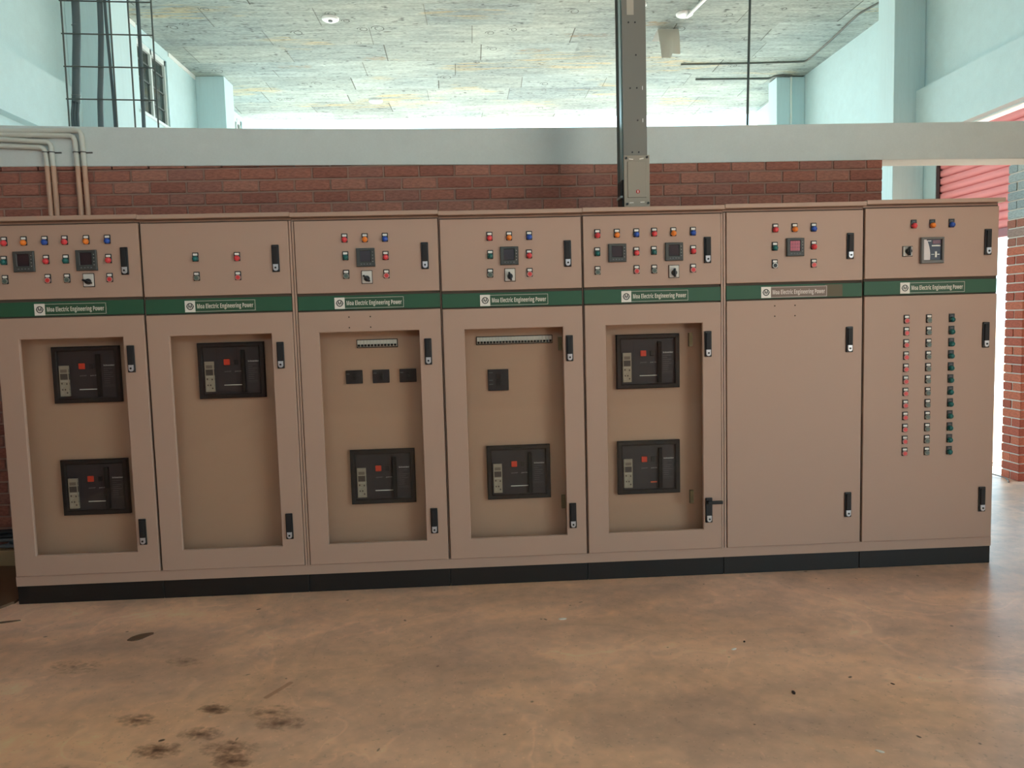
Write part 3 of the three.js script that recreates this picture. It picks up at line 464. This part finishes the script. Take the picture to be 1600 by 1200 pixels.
// ---------------------------------------------------------------- things on the ceiling
{
  const white = std(0xf2f5f3, 0.4), grey = std(0x6c706b, 0.7);
  const fit = (name, label, cat, x, z, r) => { const t = thing(name, label, cat, [x, HC, z]); mesh('rim', new THREE.LatheGeometry([[0.0001, -0.03], [r * 0.8, -0.028], [r * 0.97, -0.018], [r, 0]].map((p) => new THREE.Vector2(...p)), 28), white, t); return t; };
  const s = fit('smoke_detector', 'round white ceiling fitting with a dark centre left of the duct', 'ceiling fitting', -1.563, -4.65, 0.098); mesh('sensor', cyl(0.024, 0.012, 18).translate(0, -0.034, 0), std(0x4a5658, 0.6), s);
  fit('ceiling_plate', 'round white blanking plate far back on the bright ceiling', 'ceiling plate', -1.463, -7.9, 0.11);
  fit('ceiling_plate', 'small white cover plate beside the torn paper on the ceiling', 'ceiling plate', 1.925, -4.31, 0.045);
  const j = fit('junction_box', 'round white ceiling junction box with a white conduit running from it', 'junction box', 2.47, -4.6, 0.10); mesh('conduit', rod([0.02, -0.05, 0.03], [0.30, -0.05, 2.2], 0.018, 12), white, j);
  // torn paper sheet hanging from the ceiling
  const nu = 10, nv = 12, pos = [], idx = [];
  for (const side of [0, 1]) for (let v = 0; v <= nv; v++) for (let u = 0; u <= nu; u++) { const a = u / nu, b = v / nv; let x = 2.27 + 0.255 * a + 0.045 * b, y = HC - 0.002 - 0.335 * b * (1 - (a > 0.55 ? 0.22 : 0.1 * a)); pos.push(x, y, -5.06 + 0.05 * Math.sin(a * 3 + b * 2) * b - 0.05 * b * b + side * 0.0016); }
  const at = (s, u, v) => s * (nu + 1) * (nv + 1) + v * (nu + 1) + u;
  for (let v = 0; v < nv; v++) for (let u = 0; u < nu; u++) { idx.push(at(1, u, v), at(1, u, v + 1), at(1, u + 1, v), at(1, u + 1, v), at(1, u, v + 1), at(1, u + 1, v + 1)); idx.push(at(0, u, v), at(0, u + 1, v), at(0, u, v + 1), at(0, u + 1, v), at(0, u + 1, v + 1), at(0, u, v + 1)); }
  for (let v = 0; v < nv; v++) for (const u of [0, nu]) idx.push(at(0, u, v), at(0, u, v + 1), at(1, u, v), at(1, u, v), at(0, u, v + 1), at(1, u, v + 1));
  for (let u = 0; u < nu; u++) idx.push(at(0, u, nv), at(0, u + 1, nv), at(1, u, nv), at(1, u, nv), at(0, u + 1, nv), at(1, u + 1, nv));
  const g = new THREE.BufferGeometry(); g.setAttribute('position', new THREE.Float32BufferAttribute(pos, 3)); g.setIndex(idx); g.computeVertexNormals(); g.setAttribute('uv', new THREE.Float32BufferAttribute(new Float32Array((pos.length / 3) * 2), 2));
  const pt = thing('torn_paper', 'torn grey paper sheet hanging from the ceiling right of the duct', 'paper sheet', [0, 0, 0]); mesh('sheet', g, std(lin(0.52, 0.52, 0.45), 0.9), pt);
  const f = new THREE.Shape(); f.moveTo(2.20, 4.86); f.lineTo(2.29, 4.855); f.lineTo(2.28, 4.99); f.lineTo(2.262, 4.985); f.closePath(); mesh('folded_flap', new THREE.ExtrudeGeometry(f, { depth: 0.0016, bevelEnabled: false }).rotateX(0), white, pt).position.z = -5.07;
  solid('ceiling_wire', tube([[2.9, HC - 0.012, -6.33], [3.664, HC - 0.012, -6.32], [4.58, HC - 0.012, -6.27], [4.62, HC - 0.012, -6.1], [4.593, HC - 0.012, -5.43], [4.53, HC - 0.012, -4.66], [4.6, HC - 0.012, -4.3]], 0.011, 80, 8, 0.2), grey, 'dark wire bending along the ceiling beside the right wall', 'wire');
  solid('ceiling_wire', tube([[3.3, HC - 0.012, -7.0], [3.94, HC - 0.012, -7.0], [4.38, HC - 0.012, -7.0], [4.43, HC - 0.012, -6.9], [4.55, HC - 0.012, -6.86], [4.68, HC - 0.02, -6.865]], 0.013, 60, 8, 0.3), grey, 'dark wire crossing the ceiling to the far right column', 'wire');
  solid('column_conduit', rod([4.68, 0.4, -6.885], [4.68, HC - 0.03, -6.885], 0.015, 12), std(0xe3efea, 0.5), 'thin pale conduit running down the far right column', 'conduit');
}
// ---------------------------------------------------------------- on the floor
{
  const flat = (pts, d) => { const s = new THREE.Shape(); s.moveTo(...pts[0]); s.splineThru(pts.slice(1).map((p) => new THREE.Vector2(...p))); s.closePath(); const g = new THREE.ExtrudeGeometry(s, { depth: d, bevelEnabled: false, curveSegments: 24 }); g.rotateX(-Math.PI / 2); return g; };
  const leafM = std(lin(0.15, 0.08, 0.045), 0.8);
  const l1 = thing('dry_leaf', 'dry brown leaf on the open floor in front of the second cabinet', 'leaf', [-1.79, 0, 0.545]); mesh('blade', flat([[-0.046, -0.036], [-0.036, 0.004], [0, 0.036], [0.052, 0.044], [0.04, 0.008], [0.012, -0.034], [-0.02, -0.044]], 0.005), leafM, l1); mesh('stem', rod([-0.03, 0.005, 0.01], [0.052, 0.006, -0.033], 0.0014, 6), leafM, l1);
  const l2 = thing('dry_leaf', 'curled dark leaf at the left picture edge in front of the first cabinet', 'leaf', [-2.62, 0, 0.255]); mesh('blade', flat([[-0.07, -0.014], [-0.03, 0.002], [0.02, 0.014], [0.07, 0.018], [0.03, 0.0], [-0.02, -0.014]], 0.004), leafM, l2); mesh('stem', rod([-0.07, 0.004, 0.013], [-0.1, 0.005, 0.018], 0.0015, 6), leafM, l2);
  const chip = (x, z, w, m, label, cat) => { const g = new THREE.DodecahedronGeometry(w, 0); g.scale(1.3, 0.22, 0.6); g.rotateY(x * 9); const o = solid(cat === 'chip' ? 'paint_chip' : 'debris', g, m, label, cat); o.position.set(x, w * 0.18, z); };
  const pale = std(0xe9e0d4, 0.8), dk = std(0x35221a, 0.9);
  chip(0.357, 0.562, 0.018, pale, 'white paint chip on the floor in front of the fourth cabinet', 'chip'); chip(1.103, 1.01, 0.013, pale, 'white paint chip on the floor ahead of the busbar cabinet', 'chip'); chip(1.325, 1.88, 0.013, pale, 'white paint chip at the bottom right of the floor', 'chip');
  chip(1.203, 1.438, 0.014, dk, 'dark brown sliver on the open floor at the lower right', 'debris'); chip(1.636, 1.406, 0.008, dk, 'tiny dark crumb right of the brown sliver on the floor', 'debris'); chip(1.179, 0.933, 0.009, dk, 'tiny dark crumb beside a white paint chip', 'debris');
  // left of the cabinets: board, timber, cables
  solid('plywood_board', flat([[-3.7, 0.75], [-2.82, 0.66], [-2.745, 0.1], [-2.75, 0.02], [-2.80, -0.08], [-2.9, -0.22], [-3.2, -0.4], [-3.7, -0.6]], 0.014), std(lin(0.16, 0.085, 0.045), 0.6), 'dark brown board on the floor left of the first cabinet', 'board');
  solid('timber_plank', rb(-3.72, -2.80, 0, 0.11, -0.90, -0.76, 0.006), std(lin(0.34, 0.25, 0.14), 0.8), 'rough timber plank on the floor left of the first cabinet', 'plank');
  for (const [k, c, label] of [[0, 0x6d7a80, 'grey cable coiled on the timber plank'], [1, 0x2b2c30, 'black cable heaped on the timber plank behind the grey coil']]) {
    const pts = []; for (let i = 0; i < 46; i++) { const t = i * 0.62; pts.push([-3.05 + Math.cos(t + k * 2) * (0.19 + 0.05 * Math.sin(t * 0.37)) - k * 0.3, 0.125 + k * 0.045 + i * 0.0012 + 0.012 * Math.sin(t * 1.3), -0.835 + Math.sin(t + k) * 0.06]); }
    solid('cable_coil', tube(pts, 0.011, 300, 7), std(c, 0.6), label, 'cable');
  }
  const wp = [[4.62, 0.008, -2.05], [4.70, 0.01, -2.22], [4.66, 0.03, -2.45], [4.78, 0.07, -2.55], [4.95, 0.05, -2.65], [5.02, 0.02, -2.85], [4.85, 0.008, -2.9], [4.72, 0.035, -2.7], [4.88, 0.06, -2.5], [5.05, 0.02, -2.4], [5.15, 0.006, -2.6]];
  solid('loose_wire', tube(wp, 0.005, 140, 6), std(0x5e6360, 0.6), 'thin loose wire looped on the floor by the brick pier', 'wire');
  solid('paper_scrap', rbc(-2.82, 2.176, -0.1, 0.03, 0.006, 0.03, 0.002), std(0xf2ece6, 0.7), 'tiny white scrap lying on top of the first cabinet', 'scrap');
}
// ---------------------------------------------------------------- trees outside the left wall
{
  const leafG = new THREE.BufferGeometry(); leafG.setAttribute('position', new THREE.Float32BufferAttribute([0, 0, 0, 0.05, 0.08, 0.02, 0, 0.2, 0, -0.05, 0.08, 0.02], 3)); leafG.setIndex([0, 1, 2, 0, 2, 3]); leafG.computeVertexNormals();
  for (const [x, z, label] of [[-7.2, -6.6, 'leafy green tree outside the left clerestory window'], [-7.6, -11.5, 'leafy green tree outside the far left window']]) {
    const t = thing('tree', label, 'tree', [x, -0.06, z]); mesh('trunk', cyl(0.16, 3.6, 12, 'y', 0.1).translate(0, 1.8, 0), std(0x4a3828, 0.9), t);
    const n = 5200, im = new THREE.InstancedMesh(leafG, new THREE.MeshPhysicalMaterial({ color: lin(0.06, 0.13, 0.04), roughness: 0.7, side: THREE.DoubleSide }), n), m = new THREE.Matrix4(), q = new THREE.Quaternion(), e = new THREE.Euler();
    for (let i = 0; i < n; i++) { const u = rr(-1, 1), a = rr(0, 6.283), r = Math.cbrt(rr(0.2, 1)) * 2.1, s = Math.sqrt(1 - u * u); m.compose(new THREE.Vector3(r * s * Math.cos(a), 5.4 + r * u * 1.1, r * s * Math.sin(a)), q.setFromEuler(e.set(rr(0, 6), rr(0, 6), rr(0, 6))), new THREE.Vector3(1, 1, 1).multiplyScalar(rr(0.9, 1.8))); im.setMatrixAt(i, m); }
    im.name = numbered('foliage'); im.userData.kind = 'stuff'; im.castShadow = im.receiveShadow = true; t.add(im);
  }
}
renderer.render(scene, camera);
